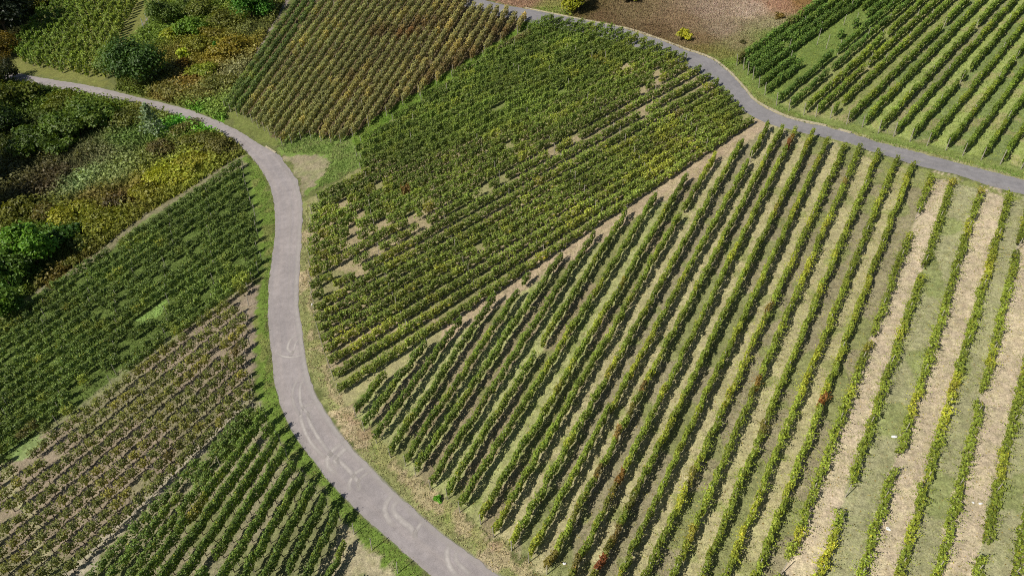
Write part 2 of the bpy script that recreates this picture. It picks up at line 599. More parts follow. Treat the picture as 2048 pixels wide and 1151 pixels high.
# stretches where vines are missing (photo pixel at canopy height, radius in metres)
GAPS = [(852, 700, 0.62), (1365, 522, 0.56), (1825, 445, 0.81), (1845, 655, 0.50), (1715, 790, 0.50), (1575, 1120, 0.62), (1690, 1015, 0.68),
        (1860, 940, 0.56), (1800, 890, 0.56), (1905, 595, 0.56), (1970, 550, 0.43), (1885, 660, 0.43), (1655, 560, 0.37), (1975, 690, 0.31),
        (760, 452, 1.08), (690, 410, 1.01), (830, 440, 1.44), (700, 515, 1.30), (740, 500, 0.86), (965, 375, 1.15), (1000, 360, 0.72), (655, 430, 0.50),
        (790, 470, 0.94), (1110, 297, 0.79), (1150, 275, 0.86), (1020, 290, 0.58), (1040, 345, 0.65), (720, 425, 0.72), (700, 480, 0.86),
        (850, 395, 0.72), (905, 395, 0.72), (680, 545, 0.86), (720, 530, 0.72), (1205, 140, 0.65), (1080, 85, 0.58),
        (1650, 75, 2.2), (1625, 95, 2.0), (1680, 52, 2.0), (1710, 30, 1.8), (1612, 112, 1.5), (1735, 12, 1.5),
        (300, 620, 1.6), (320, 605, 1.3), (430, 560, 1.2), (500, 600, .8), (470, 520, .9), (385, 465, 1.0), (380, 500, .9), (185, 760, 2.0), (215, 740, 1.5), (150, 790, 1.5),
        (250, 690, 1.4), (300, 660, 1.2), (50, 890, 1.6), (35, 905, 1.5), (165, 560, 1.2), (255, 545, 1.2), (330, 665, .9)]
GXY = at(np.array([p[0] for p in GAPS]), np.array([p[1] for p in GAPS]), 1.0)
GR = np.array([p[2] for p in GAPS])

row_store = {}
LEAFK = np.array((2.15, 2.2, 2.1))


def vine_row(a, b, style, step, base, label, group, post=POST, post_every=5, end_posts=(True, True), key='', hs=1.0, miss=.02, styles=None, tint=.22, post_tall=0.0, end=None):
    """one trellised row from plan point a to plan point b: an Empty at its start, its vines and posts as parts"""
    a, b = np.array(a), np.array(b)
    d = b - a
    L = np.linalg.norm(d)
    d = d / L
    az = math.atan2(d[1], d[0])
    r0 = (a[0], a[1], float(hgt(*a)))
    root = bpy.data.objects.new("vine_row", None)
    root.empty_display_size = .3
    C.objects.link(root)
    root.location = r0
    root['label'], root['category'], root['group'] = label, 'vine row', group
    n = max(1, int(round(L / step)))
    row_store.setdefault(key, []).append((a, b))
    dt = L / n
    s = (np.arange(n) + .5) * dt + rng.normal(0, .05, n)
    X, Y = a[0] + d[0] * s, a[1] + d[1] * s
    off = rng.normal(0, .04, n)
    X, Y = X - d[1] * off, Y + d[0] * off
    Zg = hgt(X, Y)
    n1 = vnoise(X, Y, 5.0, 3)
    n2 = vnoise(X, Y, 1.9, 4)
    gapd = np.hypot(X[:, None] - GXY[:, 0], Y[:, None] - GXY[:, 1]) < GR
    pd = np.hypot(X[:, None] - PXY[:, 0], Y[:, None] - PXY[:, 1]) / PR
    for i in range(n):
        if gapd[i].any() and rng.random() < (.6 if key in ('B1', 'B2') else .85) or rng.random() < miss:
            continue
        st = 'sparse' if key in ('B1', 'B2') and gapd[i].any() else style
        me = VARI[st][rng.integers(9)]
        c = LEAFK * np.array(base) * (1 + tint * (n1[i] - .5) * 2) * (1 + tint * (n2[i] - .5)) * rng.uniform(.88, 1.12)
        yel = max(0., n2[i] - .62) * 1.2
        c = c * np.array((1 + yel * 1.1, 1 + yel * .5, 1))
        j = pd[i].argmin()
        if pd[i, j] < 1:
            k = (1 - pd[i, j] ** 2) * rng.uniform(.55, .95)
            c = c * (1 - k) + PC[j] * k
        hz = hs * rng.uniform(.9, 1.1) * (.9 + .2 * n1[i])
        link("vine", me, root, (X[i] - r0[0], Y[i] - r0[1], Zg[i] - r0[2]), az + (math.pi if rng.random() < .5 else 0),
             (dt / step * rng.uniform(.97, 1.08), rng.uniform(.9, 1.12), hz), c)
    m = max(1, int(L / (step * post_every)))
    for k in range(m + 1):
        q = L * k / m
        x, y = a[0] + d[0] * q, a[1] + d[1] * q
        if k in (0, m):
            if not end_posts[0 if k == 0 else 1]:
                continue
            me, rz = (end or POST_END), az + (math.pi if k == 0 else 0)
        else:
            me, rz = (POST_TALL if rng.random() < post_tall else post), az
        link("post", me, root, (x - r0[0], y - r0[1], float(hgt(x, y)) - r0[2]), rz, (1, 1, rng.uniform(.93, 1.08)))
    return root


def extend(a, b, ea=0.0, eb=0.0):
    d = (b - a) / np.linalg.norm(b - a)
    return a - d * ea, b + d * eb


# the wide-laned block on the right
b1b, b1t = at_l(B1bot, 1.0), at_l(B1top, 1.25)
B1_LOOK = {0: "shortest vine row at the narrow corner beside the concrete road", 14: "vine row with a red stretch at its upper asphalt road end",
           22: "thin patchy vine row along the left edge of the first bare sandy lane",
           1: "second shortest vine row, its upper end thinned out, by the sandy strip"}
B1ROWS = []
for i, (p, q) in enumerate(zip(b1b, b1t)):
    p, q = extend(p, q, 6.0 if i >= 14 else 0.0, 0.0)
    B1ROWS.append((p, q))
    w = min(1, i / 20)
    base = np.array((.070, .104, .019)) * (1 - w) + np.array((.108, .134, .020)) * w
    st = 'hedge' if i < 17 else ('thin' if i < 22 else 'wild')
    lab = B1_LOOK.get(i, f"{ORD[i]} vine row from the left in the wide-laned block right of the sandy strip")
    vine_row(p, q, st, 1.25, base, lab, "vine rows of the wide-laned right block", key='B1', hs=.97 if i < 17 else .95, miss=.006 if i < 22 else .025,
             post_every=5, end_posts=(i < 14, i < 12), tint=.25)

# the dense central block
b2poly = at_l([(704, 287), (729, 320), (693, 350), (648, 374), (622, 400), (616, 480), (619, 560), (629, 630), (645, 690), (676, 776), (1100, 512), (1514, 235),
               (1470, 190), (1420, 140), (1372, 104), (1230, 50), (1100, 28), (1060, 50), (960, 108), (889, 156)], 1.25)
L2, R2 = at_l(B2L, 1.2), at_l(B2R, 1.3)
for i in range(27):
    a, b = L2[i], R2[i]
    if i == 26:
        a, b = at(676, 772, 1.2), b
    t = np.linspace(-.05, 1.03, 600)
    P = a + (b - a) * t[:, None]
    ok = inside(P[:, 0], P[:, 1], b2poly)
    if ok.sum() < 8:
        continue
    P = P[ok]
    k = 26 - i
    lab = f"{ORD[k]} row up from the sandy strip in the dense central vine block"
    if k == 0:
        lab = "lowest row of the dense central vine block, along the sandy strip"
    if i == 0:
        lab = "short topmost row of the dense central block by the bright grass strip"
    wt = i / 26
    base = np.array((.072, .104, .021)) * (1 - wt) + np.array((.102, .130, .027)) * wt
    vine_row(P[0], P[-1], 'lush' if i < 17 else 'mid', 1.25, base, lab, "vine rows of the dense central block", key='B2', hs=1.02, miss=.025, post_every=6, tint=.3, post_tall=.35, end_posts=(True, False))

# the olive block above it
b3b, b3t = at_l(B3b, 1.1), at_l(B3t, 1.3)
for i, (p, q) in enumerate(zip(b3b, b3t)):
    if i < 20:
        p, q = extend(p, q, 0, 9.0)
    lab = f"{ORD[i]} row from the bramble edge in the olive-brown block of vines"
    if i == 26:
        lab = "last short row of the olive-brown block, at the asphalt road corner"
    base = np.array((.085, .118, .038)) if i < 3 else np.array((.128, .142, .058)) + np.array((.016, -.008, .0)) * i / 26
    vine_row(p, q, 'olive', 1.25, base, lab, "vine rows of the olive-brown upper block", key='B3', miss=.01, post_every=6, end_posts=(True, i >= 20), tint=.18)

# the grassy-laned block in the upper right
b4b, b4t = at_l(B4b, .2), at_l(B4t, .5)
for i, (p, q) in enumerate(zip(b4b, b4t)):
    p, q = extend(p, q, -.3, 12.0)
    lab = f"{ORD[i]} row from the dry grass slope in the grassy-laned block above the asphalt road"
    base = np.array((.062, .102, .022)) if i < 8 else np.array((.086, .122, .02))
    vine_row(p, q, 'lush' if i < 6 else 'hedge', 1.25, base, lab, "vine rows of the grassy-laned upper block", key='B4', hs=.95, miss=.02, post_every=5,
             end_posts=(True, False), tint=.22, post_tall=.3, end=POST_LEAN)

# the green block left of the concrete road, its sparse reddish neighbour, and the block at the lower left
b5r, b5l = at_l(B5r, 1.2), at_l(B5l, 1.1)
for i, (p, q) in enumerate(zip(b5r, b5l)):
    p, q = extend(p, q, 0, 12.0)
    lab = f"{ORD[i]} row down from the bramble edge in the green block left of the road"
    vine_row(p, q, 'plant', 1.12, (.072, .102, .026), lab, "vine rows of the green left block", key='B5', miss=.05, post_every=5, end_posts=(True, False), hs=1.0, tint=.3)
b6r, b6l = at_l(B6r, 1.1), at_l(B6l, 1.0)
for i, (p, q) in enumerate(zip(b6r, b6l)):
    p, q = extend(p, q, 0, 12.0)
    lab = f"{ORD[i]} row of small yellowing vines on pinkish soil, counting down from the green block"
    vine_row(p, q, 'sparse', 1.12, (.088, .098, .028), lab, "sparse vine rows on pinkish soil", key='B6', miss=.04, post_every=5, end_posts=(True, False), tint=.25)
b7r, b7b = at_l(B7r, 1.1), at_l(B7b, 1.1)
for i, (p, q) in enumerate(zip(b7r, b7b)):
    p, q = extend(p, q, 0, 7.0)
    if i < 3:
        lab = f"{ORD[i]} row of separate dark vines beside the pale bare strip"
        vine_row(p, q, 'plant', 1.12, (.068, .098, .024), lab, "dark vine rows beside the pale strip", key='B6b', miss=.08, post_every=5, end_posts=(True, False), hs=.95)
    else:
        lab = f"{ORD[i - 3]} row of the dark dense block at the lower left road bend"
        if i >= 13:
            lab = ("nearly bare vine row in the bottom corner by the road", "last bare vine row at the bottom edge by the road")[i - 13]
        vine_row(p, q, 'hedge' if i < 13 else 'sparse', 1.2, (.072, .106, .022), lab, "vine rows of the lower left block", key='B7', miss=.03 if i < 12 else .5,
                 post_every=5, end_posts=(True, False), hs=1.2 if i < 12 else .8, tint=.25)

# staked vines on the far slope at the top left: every vine on its own stake
b8 = at_l([(22, 112), (60, 62), (100, 12), (120, -14), (345, -14), (310, 30), (285, 60), (250, 85), (235, 120), (205, 158), (150, 146), (60, 128)], 0.6)
a0, a1 = at(25, 112, .6), at(103, 8, .6)
dr = (a1 - a0) / np.linalg.norm(a1 - a0)
pr = np.array((dr[1], -dr[0]))
STAKE = post_mesh(2.2, .045, M_POST)
cnt = 0
for i in range(0, 34):
    for j in range(-30, 60):
        p = a0 + pr * (i * 2.0) + dr * (j * 1.45 + .5 * (i % 2)) + rng.normal(0, .12, 2)
        if cnt >= 300 or not inside(p[:1], p[1:], b8)[0] or rng.random() < .05:
            continue
        cnt += 1
        root = bpy.data.objects.new("staked_vine", None)
        C.objects.link(root)
        root.location = (p[0], p[1], float(hgt(*p)))
        root['label'] = "upright green vine tied to its own stake on the top left slope"
        root['category'], root['group'] = 'vine', 'staked vines on the top left slope'
        w = min(1, i / 22)
        c = np.array((.062, .098, .018)) * (1 - w) + np.array((.115, .13, .028)) * w
        link("foliage", VARI['stake'][rng.integers(9)], root, (0, 0, 0), rng.uniform(0, 6.28), (rng.uniform(.9, 1.4), rng.uniform(.9, 1.4), rng.uniform(.85, 1.15)), c * np.array((2.5, 2.5, 2.2)) * rng.uniform(.8, 1.2))
        link("stake", STAKE, root, (.12, 0, 0), 0, (1, 1, rng.uniform(.9, 1.1)))
for px, py in ((305, 30), (309, 21), (313, 12), (297, 40), (289, 50), (320, 3)):
    p = at(px, py + 10)
    link("trellis_post", POST_BLUE, None, (p[0], p[1], float(hgt(*p))), 0, label="bluish galvanised trellis post at the bare edge of the top left slope",
         category="post", group="bluish posts at the top left slope")

# ------------------------------------------------------------------ ground sheet
def axis(lo, hi, f0, f1, step):
    a = np.arange(f0, f1, step)
    l, r_, st = [], [], step
    v = f0
    while v > lo:
        st *= 1.16
        v -= st
        l.append(v)
    st, v = step, a[-1]
    while v < hi:
        st *= 1.16
        v += st
        r_.append(v)
    return np.concatenate([l[::-1], a, r_])


gx = axis(-1600, 1600, -66, 74, .26)
gy = axis(-700, 2200, 20, 112, .26)
gx = np.concatenate([gx[gx < -66][gx[gx < -66] < -170], np.arange(-170, -66, .6), gx[gx >= -66]])
gy = np.concatenate([gy[gy < 112], np.arange(112.2, 215, .6), gy[gy > 215]])
GX, GY = np.meshgrid(gx, gy, indexing='ij')
x, y = GX.ravel(), GY.ravel()
wx = x + (vnoise(x, y, .7, 21) - .5) * .9 + (vnoise(x, y, 2.6, 22) - .5) * .8
wy = y + (vnoise(x, y, .7, 23) - .5) * .9 + (vnoise(x, y, 2.6, 24) - .5) * .8
n_big = vnoise(x, y, 4.0, 25)
n_mid = vnoise(x, y, 1.2, 26)
col = np.empty((len(x), 3))
col[:] = alb(118, 124, 76)


def paint(mask, c, f=1.0):
    f = np.broadcast_to(f, mask.shape)[mask][:, None]
    col[mask] = col[mask] * (1 - f) + np.asarray(c) * f


def pol(pts):
    return inside(wx, wy, at_l(pts))


# scrub and dry slope: colours drift between what grows there
SEEDS = [(40, 200, 70, 78, 30), (110, 250, 50, 52, 22), (160, 200, 95, 98, 38), (250, 200, 92, 94, 38), (330, 230, 105, 100, 50), (370, 240, 88, 128, 40), (420, 265, 90, 122, 40),
         (440, 290, 112, 96, 50), (400, 290, 120, 108, 46), (340, 300, 98, 88, 48), (380, 320, 128, 118, 44), (330, 350, 132, 122, 42), (250, 280, 92, 98, 52), (200, 310, 104, 92, 66),
         (150, 320, 96, 84, 58), (120, 345, 72, 55, 40), (160, 365, 122, 120, 84), (90, 380, 74, 56, 40), (230, 350, 118, 112, 72), (180, 400, 108, 86, 48), (270, 380, 120, 98, 50),
         (60, 420, 92, 84, 34), (150, 430, 118, 108, 36), (220, 430, 112, 102, 38), (240, 400, 92, 66, 42), (100, 470, 78, 92, 36), (30, 560, 66, 84, 30), (120, 560, 100, 78, 42),
         (20, 620, 92, 98, 40), (300, 170, 88, 84, 40), (340, 185, 126, 96, 54), (380, 165, 124, 92, 48), (420, 180, 122, 104, 64), (370, 110, 110, 92, 44), (420, 90, 128, 108, 48),
         (455, 100, 138, 108, 42), (400, 40, 102, 106, 46), (450, 40, 106, 98, 46), (470, 150, 122, 106, 78), (330, 60, 98, 102, 44), (500, 60, 96, 88, 50), (60, 30, 46, 46, 22), (15, 100, 70, 56, 26), (440, 215, 112, 112, 56)]
sp = at_l([(s[0], s[1]) for s in SEEDS])
sc_ = np.array([alb(s[2] * 1.16, s[3] * 1.34, s[4] * 1.22) for s in SEEDS])
SCRUB1 = [(-120, 155), (24, 163), (89, 174), (177, 192), (266, 208), (325, 225), (384, 244), (428, 263), (467, 284), (492, 307), (478, 312), (380, 375), (290, 428), (200, 500), (90, 570), (0, 625), (-160, 730)]
SCRUB2 = [(235, 180), (354, 208), (414, 229), (452, 248), (452, 205), (500, 125), (556, 30), (576, -14), (330, -14), (300, 40), (250, 95), (235, 130)]
TLC = [(-200, 140), (-40, 124), (21, 138), (20, 110), (100, 10), (118, -14), (-200, -14)]
m = pol(SCRUB1) | pol(SCRUB2) | pol(TLC)
idx = np.where(m)[0]


def seed_col(X, Y, P, Cc, pw=4):
    d = np.hypot(X[:, None] - P[:, 0], Y[:, None] - P[:, 1]) + .8
    w = 1 / d ** pw
    return (w @ Cc) / w.sum(1)[:, None]


col[idx] = seed_col(wx[idx], wy[idx], sp, sc_) * .9
DRY = [(940, -14), (1011, 9), (1133, 32), (1251, 56), (1369, 97), (1422, 116), (1458, 143), (1475, 132), (1500, 105), (1560, 62), (1600, 40), (1640, -14)]
m = pol(DRY)
idx = np.where(m)[0]
DS = [(960, -8, 165, 132, 112), (1040, 8, 158, 128, 104), (1100, 20, 140, 140, 80), (1160, 25, 104, 92, 54), (1200, 35, 112, 92, 66), (1260, 20, 124, 108, 78), (1320, 60, 116, 96, 70), (1300, 90, 118, 100, 66),
      (1360, 40, 140, 118, 92), (1420, 20, 158, 138, 120), (1400, 75, 128, 108, 78), (1440, 60, 150, 132, 112), (1500, 20, 176, 156, 138), (1540, 50, 150, 140, 108), (1560, 10, 168, 132, 108), (1600, 5, 140, 110, 70),
      (1400, 105, 124, 112, 66), (1440, 110, 130, 128, 72), (1480, 90, 142, 132, 96), (1510, 100, 126, 140, 72), (1550, 65, 122, 138, 68), (1470, 130, 118, 136, 60)]
col[idx] = seed_col(wx[idx], wy[idx], at_l([d[:2] for d in DS]), np.array([alb(*d[2:]) for d in DS])) * np.array((1.22, 1.24, 1.24))
# block floors
paint(pol([(455, 215), (500, 232), (562, 282), (700, 268), (770, 222), (872, 158), (970, 98), (1035, 58), (1055, 30), (930, -14), (600, -14), (560, 40), (470, 180)]), alb(112, 100, 74))
m = pol([(600, 410), (625, 600), (660, 760), (690, 790), (1100, 530), (1520, 250), (1450, 190), (1380, 115), (1250, 64), (1100, 38), (1062, 56), (960, 115), (880, 170), (705, 300), (735, 330)])
paint(m, alb(172, 158, 126))
paint(m & (n_big > .55), alb(140, 146, 90), .6)
mt = inside(x, y, at_l([(700, 300), (1060, 56), (1120, 40), (1300, 100), (1000, 260), (800, 330)]))
paint(m & mt, alb(116, 136, 66), .75)
m = pol([(1458, 145), (1472, 130), (1600, 40), (1660, -14), (2400, -14), (2400, 450), (2048, 352), (1891, 312), (1702, 260), (1581, 230), (1504, 190)])
paint(m, alb(134, 146, 84))
# grassy lanes of the upper right block
r4 = np.array([(p[0], p[1], q[0], q[1]) for p, q in row_store['B4']])


def lane_index(rows, X, Y):
    k = np.zeros(len(X), int)
    for x1, y1, x2, y2 in rows:
        k += ((x2 - x1) * (Y - y1) - (y2 - y1) * (X - x1) < 0)
    return k


mi_ = np.where(m)[0]
k4 = lane_index(r4, wx[mi_] * .4 + x[mi_] * .6, wy[mi_] * .4 + y[mi_] * .6)
lanes4 = np.array([alb(122, 140, 74) if k < 7 else (alb(156, 160, 104) if k < 12 else (alb(166, 178, 108) if k % 2 else alb(134, 148, 94))) for k in range(24)])
lanes4[14] = alb(150, 150, 112)
inrow = inside(x[mi_], y[mi_], at_l([(1478, 132), (1655, -20), (2400, -20), (2400, 420), (2042, 333), (1853, 288), (1723, 252), (1606, 227), (1520, 185)]))
col[mi_] = np.where(inrow[:, None], lanes4[k4], col[mi_])
tr4 = (n_mid[mi_] > .68) & inrow & (k4 > 8)
col[mi_[tr4]] = col[mi_[tr4]] * .5 + alb(176, 160, 126) * .5
# left blocks
paint(pol([(497, 312), (548, 420), (536, 560), (505, 552), (300, 706), (180, 800), (80, 874), (-60, 980), (-200, 1050), (-200, 760), (0, 640), (200, 510), (300, 440), (400, 372)]), alb(104, 122, 62))
m = pol([(505, 552), (515, 580), (508, 770), (512, 800), (400, 900), (260, 1045), (120, 1180), (-300, 1180), (-60, 985), (80, 874), (300, 706)])
paint(m, alb(160, 146, 126))
paint(m & (n_big > .6), alb(138, 140, 98), .5)
paint(pol([(500, 300), (470, 312), (380, 372), (290, 424), (190, 502), (60, 590), (75, 596), (210, 510), (310, 440), (400, 385), (490, 330)]), alb(146, 138, 112), .8)
paint(pol([(290, 440), (400, 372), (440, 350), (400, 385), (300, 452), (200, 520)]), alb(122, 142, 78), .8)
paint(inside(wx, wy, at_l([(470, 575), (505, 560), (300, 712), (180, 808), (80, 882), (40, 915), (60, 880), (170, 795), (290, 705)])), alb(150, 150, 112), .8)
paint(inside(wx, wy, at_l([(270, 640), (330, 600), (345, 608), (285, 652)])), alb(142, 172, 94), .9)
paint(inside(wx, wy, at_l([(15, 905), (50, 870), (95, 880), (45, 920)])), alb(142, 164, 102), .8)
# pale cross track in the sparse block, and the pale strip
paint(inside(wx, wy, at_l([(0, 915), (14, 925), (60, 1010), (110, 1150), (80, 1152), (40, 1040), (0, 960)])), alb(170, 164, 130), .9)
m = pol([(503, 780), (530, 832), (590, 940), (690, 1050), (860, 1180), (40, 1180), (260, 1045), (400, 900)])
paint(m, alb(158, 152, 122))
paint(m & (n_big > .5), alb(126, 138, 78), .55)
paint(inside(wx, wy, at_l([(500, 786), (512, 792), (404, 900), (270, 1044), (160, 1156), (118, 1156), (250, 1035), (392, 886)])), alb(186, 176, 156))
paint(pol([(525, 800), (536, 832), (430, 935), (335, 1060), (262, 1156), (248, 1156), (330, 1050), (420, 930)]), alb(124, 142, 78), .85)
paint(pol([(690, 1055), (735, 1090), (780, 1120), (800, 1156), (640, 1156), (660, 1100)]), alb(190, 178, 148), .8)
# wide-laned block: lanes alternate
m = pol([(690, 800), (1100, 528), (1520, 243), (1545, 250), (1700, 288), (1832, 330), (2048, 388), (2500, 470), (2500, 1300), (1110, 1200), (1095, 1145), (960, 1045), (850, 965), (750, 880), (712, 830)])
mi_ = np.where(m)[0]
r1 = np.array([(p[0], p[1], q[0], q[1]) for p, q in B1ROWS])
k1 = 29 - lane_index(r1, wx[mi_] * .35 + x[mi_] * .65, wy[mi_] * .35 + y[mi_] * .65)
if k1[np.hypot(x[mi_] - at(1700, 700)[0], y[mi_] - at(1700, 700)[1]).argmin()] not in (20, 21, 22):
    k1 = 29 - k1
lanes1 = []
for k in range(31):
    j = k - 1                      # lane right of row j
    if j >= 22:
        lanes1.append(alb(206, 190, 164) if j % 2 == 0 else alb(170, 168, 130))
    elif j >= 10:
        lanes1.append(alb(188, 180, 138) if j % 2 == 0 else alb(160, 152, 122))
    else:
        lanes1.append(alb(174, 176, 122) if j % 2 == 0 else alb(158, 146, 116))
lanes1 = np.array(lanes1)
col[mi_] = lanes1[k1]
gr = (n_big[mi_] > .66) & (k1 % 2 == 0) | (n_mid[mi_] > .78) & (k1 < 22)
col[mi_[gr]] = col[mi_[gr]] * .55 + alb(126, 146, 66) * .45
# sandy strip between the two blocks, verges, junction
strip = at_l([(686, 792), (852, 694), (1100, 524), (1260, 425), (1524, 240)])
d = dist_line(wx, wy, strip)
paint(d < 1.3, alb(192, 172, 146), .9)
paint((d < 1.5) & (x < at(880, 690)[0]), alb(168, 168, 116), .7)
roadR, roadL = at_l(roadR_up), at_l(roadL_lo)
topU, topL = at_l(top_up), at_l(top_lo)
m = pol([(598, 470), (612, 400), (622, 402), (616, 480), (630, 640), (662, 772), (690, 800), (720, 850), (800, 925), (900, 1008), (1005, 1085), (1120, 1180), (1030, 1180), (949, 1115), (819, 1012), (745, 938), (663, 842), (618, 751), (605, 668), (597, 595)])
paint(m, alb(186, 172, 134))
paint(m & (n_mid > .68), alb(152, 158, 92), .7)
paint(m & (n_big < .38), alb(184, 158, 130), .7)
dR = dist_line(wx, wy, roadR[9:])
paint((dR < .9) & m, alb(196, 180, 146), .8)
paint((dR < 1.1) & (n_big > .5) & m, alb(126, 146, 68), .6)
dL = dist_line(wx, wy, roadL[9:])
left = pol([(480, 295), (522, 338), (550, 418), (545, 520), (536, 640), (560, 810), (690, 996), (870, 1160), (790, 1156), (660, 1020), (560, 880), (520, 800), (508, 640), (525, 540), (515, 440), (495, 340)])
paint(left, alb(118, 142, 64))
paint(left & (n_mid > .62), alb(150, 150, 92), .6)
paint((dL > 1.5) & left & (y < at(560, 830)[1]), alb(166, 162, 124), .7)
jn = [(546, 280), (600, 262), (695, 270), (738, 322), (728, 332), (648, 372), (612, 392), (590, 335)]
paint(pol(jn), alb(128, 150, 78))
paint(pol([(566, 312), (656, 308), (662, 330), (640, 360), (612, 386), (604, 395), (592, 342)]), alb(166, 152, 130), .5 + .5 * n_mid)
paint(pol([(700, 268), (770, 224), (872, 160), (970, 100), (1035, 58), (1056, 40), (1085, 40), (960, 118), (880, 176), (712, 296)]), alb(116, 146, 58))
paint(pol([(452, 212), (520, 250), (562, 282), (556, 296), (520, 283), (470, 256)]), alb(128, 136, 76), .9)
# verges of the upper road
dT = dist_line(x, y, topU)
up = pol([(1400, 100), (1470, 128), (1500, 165), (1530, 205), (1600, 232), (1750, 270), (2100, 362), (2100, 376), (1700, 268), (1520, 212), (1480, 170)])
paint(up, alb(134, 152, 82), .8)
paint((dT < .45) & (x > at(1050, 18)[0]), alb(176, 166, 130), .8)
paint(pol([(1075, 12), (1140, 18), (1145, 34), (1060, 18)]), alb(118, 146, 56), .9)
bl = pol([(1560, 254), (1700, 290), (1832, 332), (2048, 392), (2048, 402), (1870, 352), (1700, 300), (1600, 272)])
paint(bl, alb(142, 150, 88), .9)
# grey earth at the bramble edge, pale edge of the staked slope
paint(pol([(500, 128), (492, 95), (520, 45), (545, -5), (582, -5), (560, 32), (530, 78)]), alb(160, 146, 138))
paint(pol([(470, 195), (455, 160), (480, 140), (500, 130), (490, 160)]), alb(138, 120, 108), .8)
m = inside(wx, wy, b8) | pol([(22, 112), (60, 128), (150, 146), (210, 160), (235, 180), (177, 168), (89, 154), (21, 140)])
paint(m, alb(132, 134, 76))
paint(pol([(286, 45), (330, -10), (345, -10), (310, 40), (300, 75), (285, 100), (262, 92)]), alb(158, 146, 122), .8)
col *= (1 + .10 * (vnoise(x, y, .45, 31) - .5))[:, None] * (1 + .12 * (vnoise(x, y, 9, 32) - .5))[:, None]
ni, nj = GX.shape
ii = np.arange(ni * nj).reshape(ni, nj)
Qd = np.stack([ii[:-1, :-1], ii[1:, :-1], ii[1:, 1:], ii[:-1, 1:]], -1).reshape(-1, 4)
gz = hgt(x, y) + (vnoise(x, y, .5, 33) - .5) * .02
link("ground", mesh("ground", np.stack([x, y, gz], 1), Qd, [M_GROUND], col, smooth=True), kind="structure")
del Qd, GX, GY


# ------------------------------------------------------------------ roads
def resample(P, n):
    """Catmull-Rom through P, n points evenly spaced"""
    Q = np.concatenate([[2 * P[0] - P[1]], P, [2 * P[-1] - P[-2]]])
    out = []
    for i in range(1, len(Q) - 2):
        t = np.linspace(0, 1, 24, endpoint=False)[:, None]
        a, b, c, d_ = Q[i - 1], Q[i], Q[i + 1], Q[i + 2]
        out.append(.5 * (2 * b + (c - a) * t + (2 * a - 5 * b + 4 * c - d_) * t * t + (3 * b - a - 3 * c + d_) * t ** 3))
    out = np.concatenate(out + [P[-1:]])
    s = np.concatenate([[0], np.cumsum(np.linalg.norm(np.diff(out, axis=0), axis=1))])
    u = np.linspace(0, s[-1], n)
    return np.stack([np.interp(u, s, out[:, k]) for k in (0, 1)], 1)


def road(name, A, B, n, m_, lift=.022):
    A, B = resample(A, n), resample(B, n)
    A += np.stack([vnoise(A[:, 0], A[:, 1], .6, 41) - .5, vnoise(A[:, 0], A[:, 1], .6, 42) - .5], 1) * .22
    B += np.stack([vnoise(B[:, 0], B[:, 1], .6, 43) - .5, vnoise(B[:, 0], B[:, 1], .6, 44) - .5], 1) * .18
    k = 7
    t = np.linspace(0, 1, k)
    P = A[:, None] * (1 - t)[None, :, None] + B[:, None] * t[None, :, None]
    Z = hgt(P[..., 0], P[..., 1]) + lift
    top = np.concatenate([P, Z[..., None]], -1)
    lo = top[:, [0, -1]].copy()
    lo[..., 2] -= .22
    V = np.concatenate([lo[:, :1], top, lo[:, 1:]], 1).reshape(-1, 3)
    kk = k + 2
    I = np.arange(n * kk).reshape(n, kk)
    Q = np.stack([I[:-1, :-1], I[:-1, 1:], I[1:, 1:], I[1:, :-1]], -1).reshape(-1, 4)
    s = np.concatenate([[0], np.cumsum(np.linalg.norm(np.diff(P[:, 3], axis=0), axis=1))])
    lane = np.zeros((n, kk, 3))
    lane[..., 0] = s[:, None] * .05
    lane[..., 1] = np.concatenate([[0], t, [1]])[None] * 3.2
    return link(name, mesh(name, V, Q, [m_], None, None, lane.reshape(-1, 3)), kind="structure")


ROAD = road("concrete_road", roadR, roadL, 420, M_ROAD)
ROAD2 = road("asphalt_road", topU, topL, 320, M_ROAD2)


def ribbon(name, pts, w, m_, lift, parent=None, n=60, alpha=None, thick=0.0, zz=0.0, **props):
    P = resample(at_l(pts), n)
    T = np.gradient(P, axis=0)
    T /= np.linalg.norm(T, axis=1)[:, None]
    N = np.stack([-T[:, 1], T[:, 0]], 1)
    offs = np.array([-.5, -.25, 0, .25, .5]) * w
    X = P[:, None] + N[:, None] * offs[None, :, None]
    Z = hgt(X[..., 0], X[..., 1]) + lift
    V = np.concatenate([X, Z[..., None]], -1)
    if thick:
        lo = V[:, [0, -1]].copy()
        lo[..., 2] -= thick
        V = np.concatenate([lo[:, :1], V, lo[:, 1:]], 1)
    k = V.shape[1]
    I = np.arange(n * k).reshape(n, k)
    Q = np.stack([I[:-1, :-1], I[:-1, 1:], I[1:, 1:], I[1:, :-1]], -1).reshape(-1, 4)
    c = None
    if alpha is not None:
        prof = np.array([0, .75, 1, .75, 0])[None] * np.sin(np.linspace(.12, math.pi - .12, n))[:, None] ** .5 * min(1.0, alpha * 1.25)
        c = np.repeat(prof.reshape(-1, 1), 3, 1)
    return link(name, mesh(name, V.reshape(-1, 3), Q, [m_], c), parent, **props)


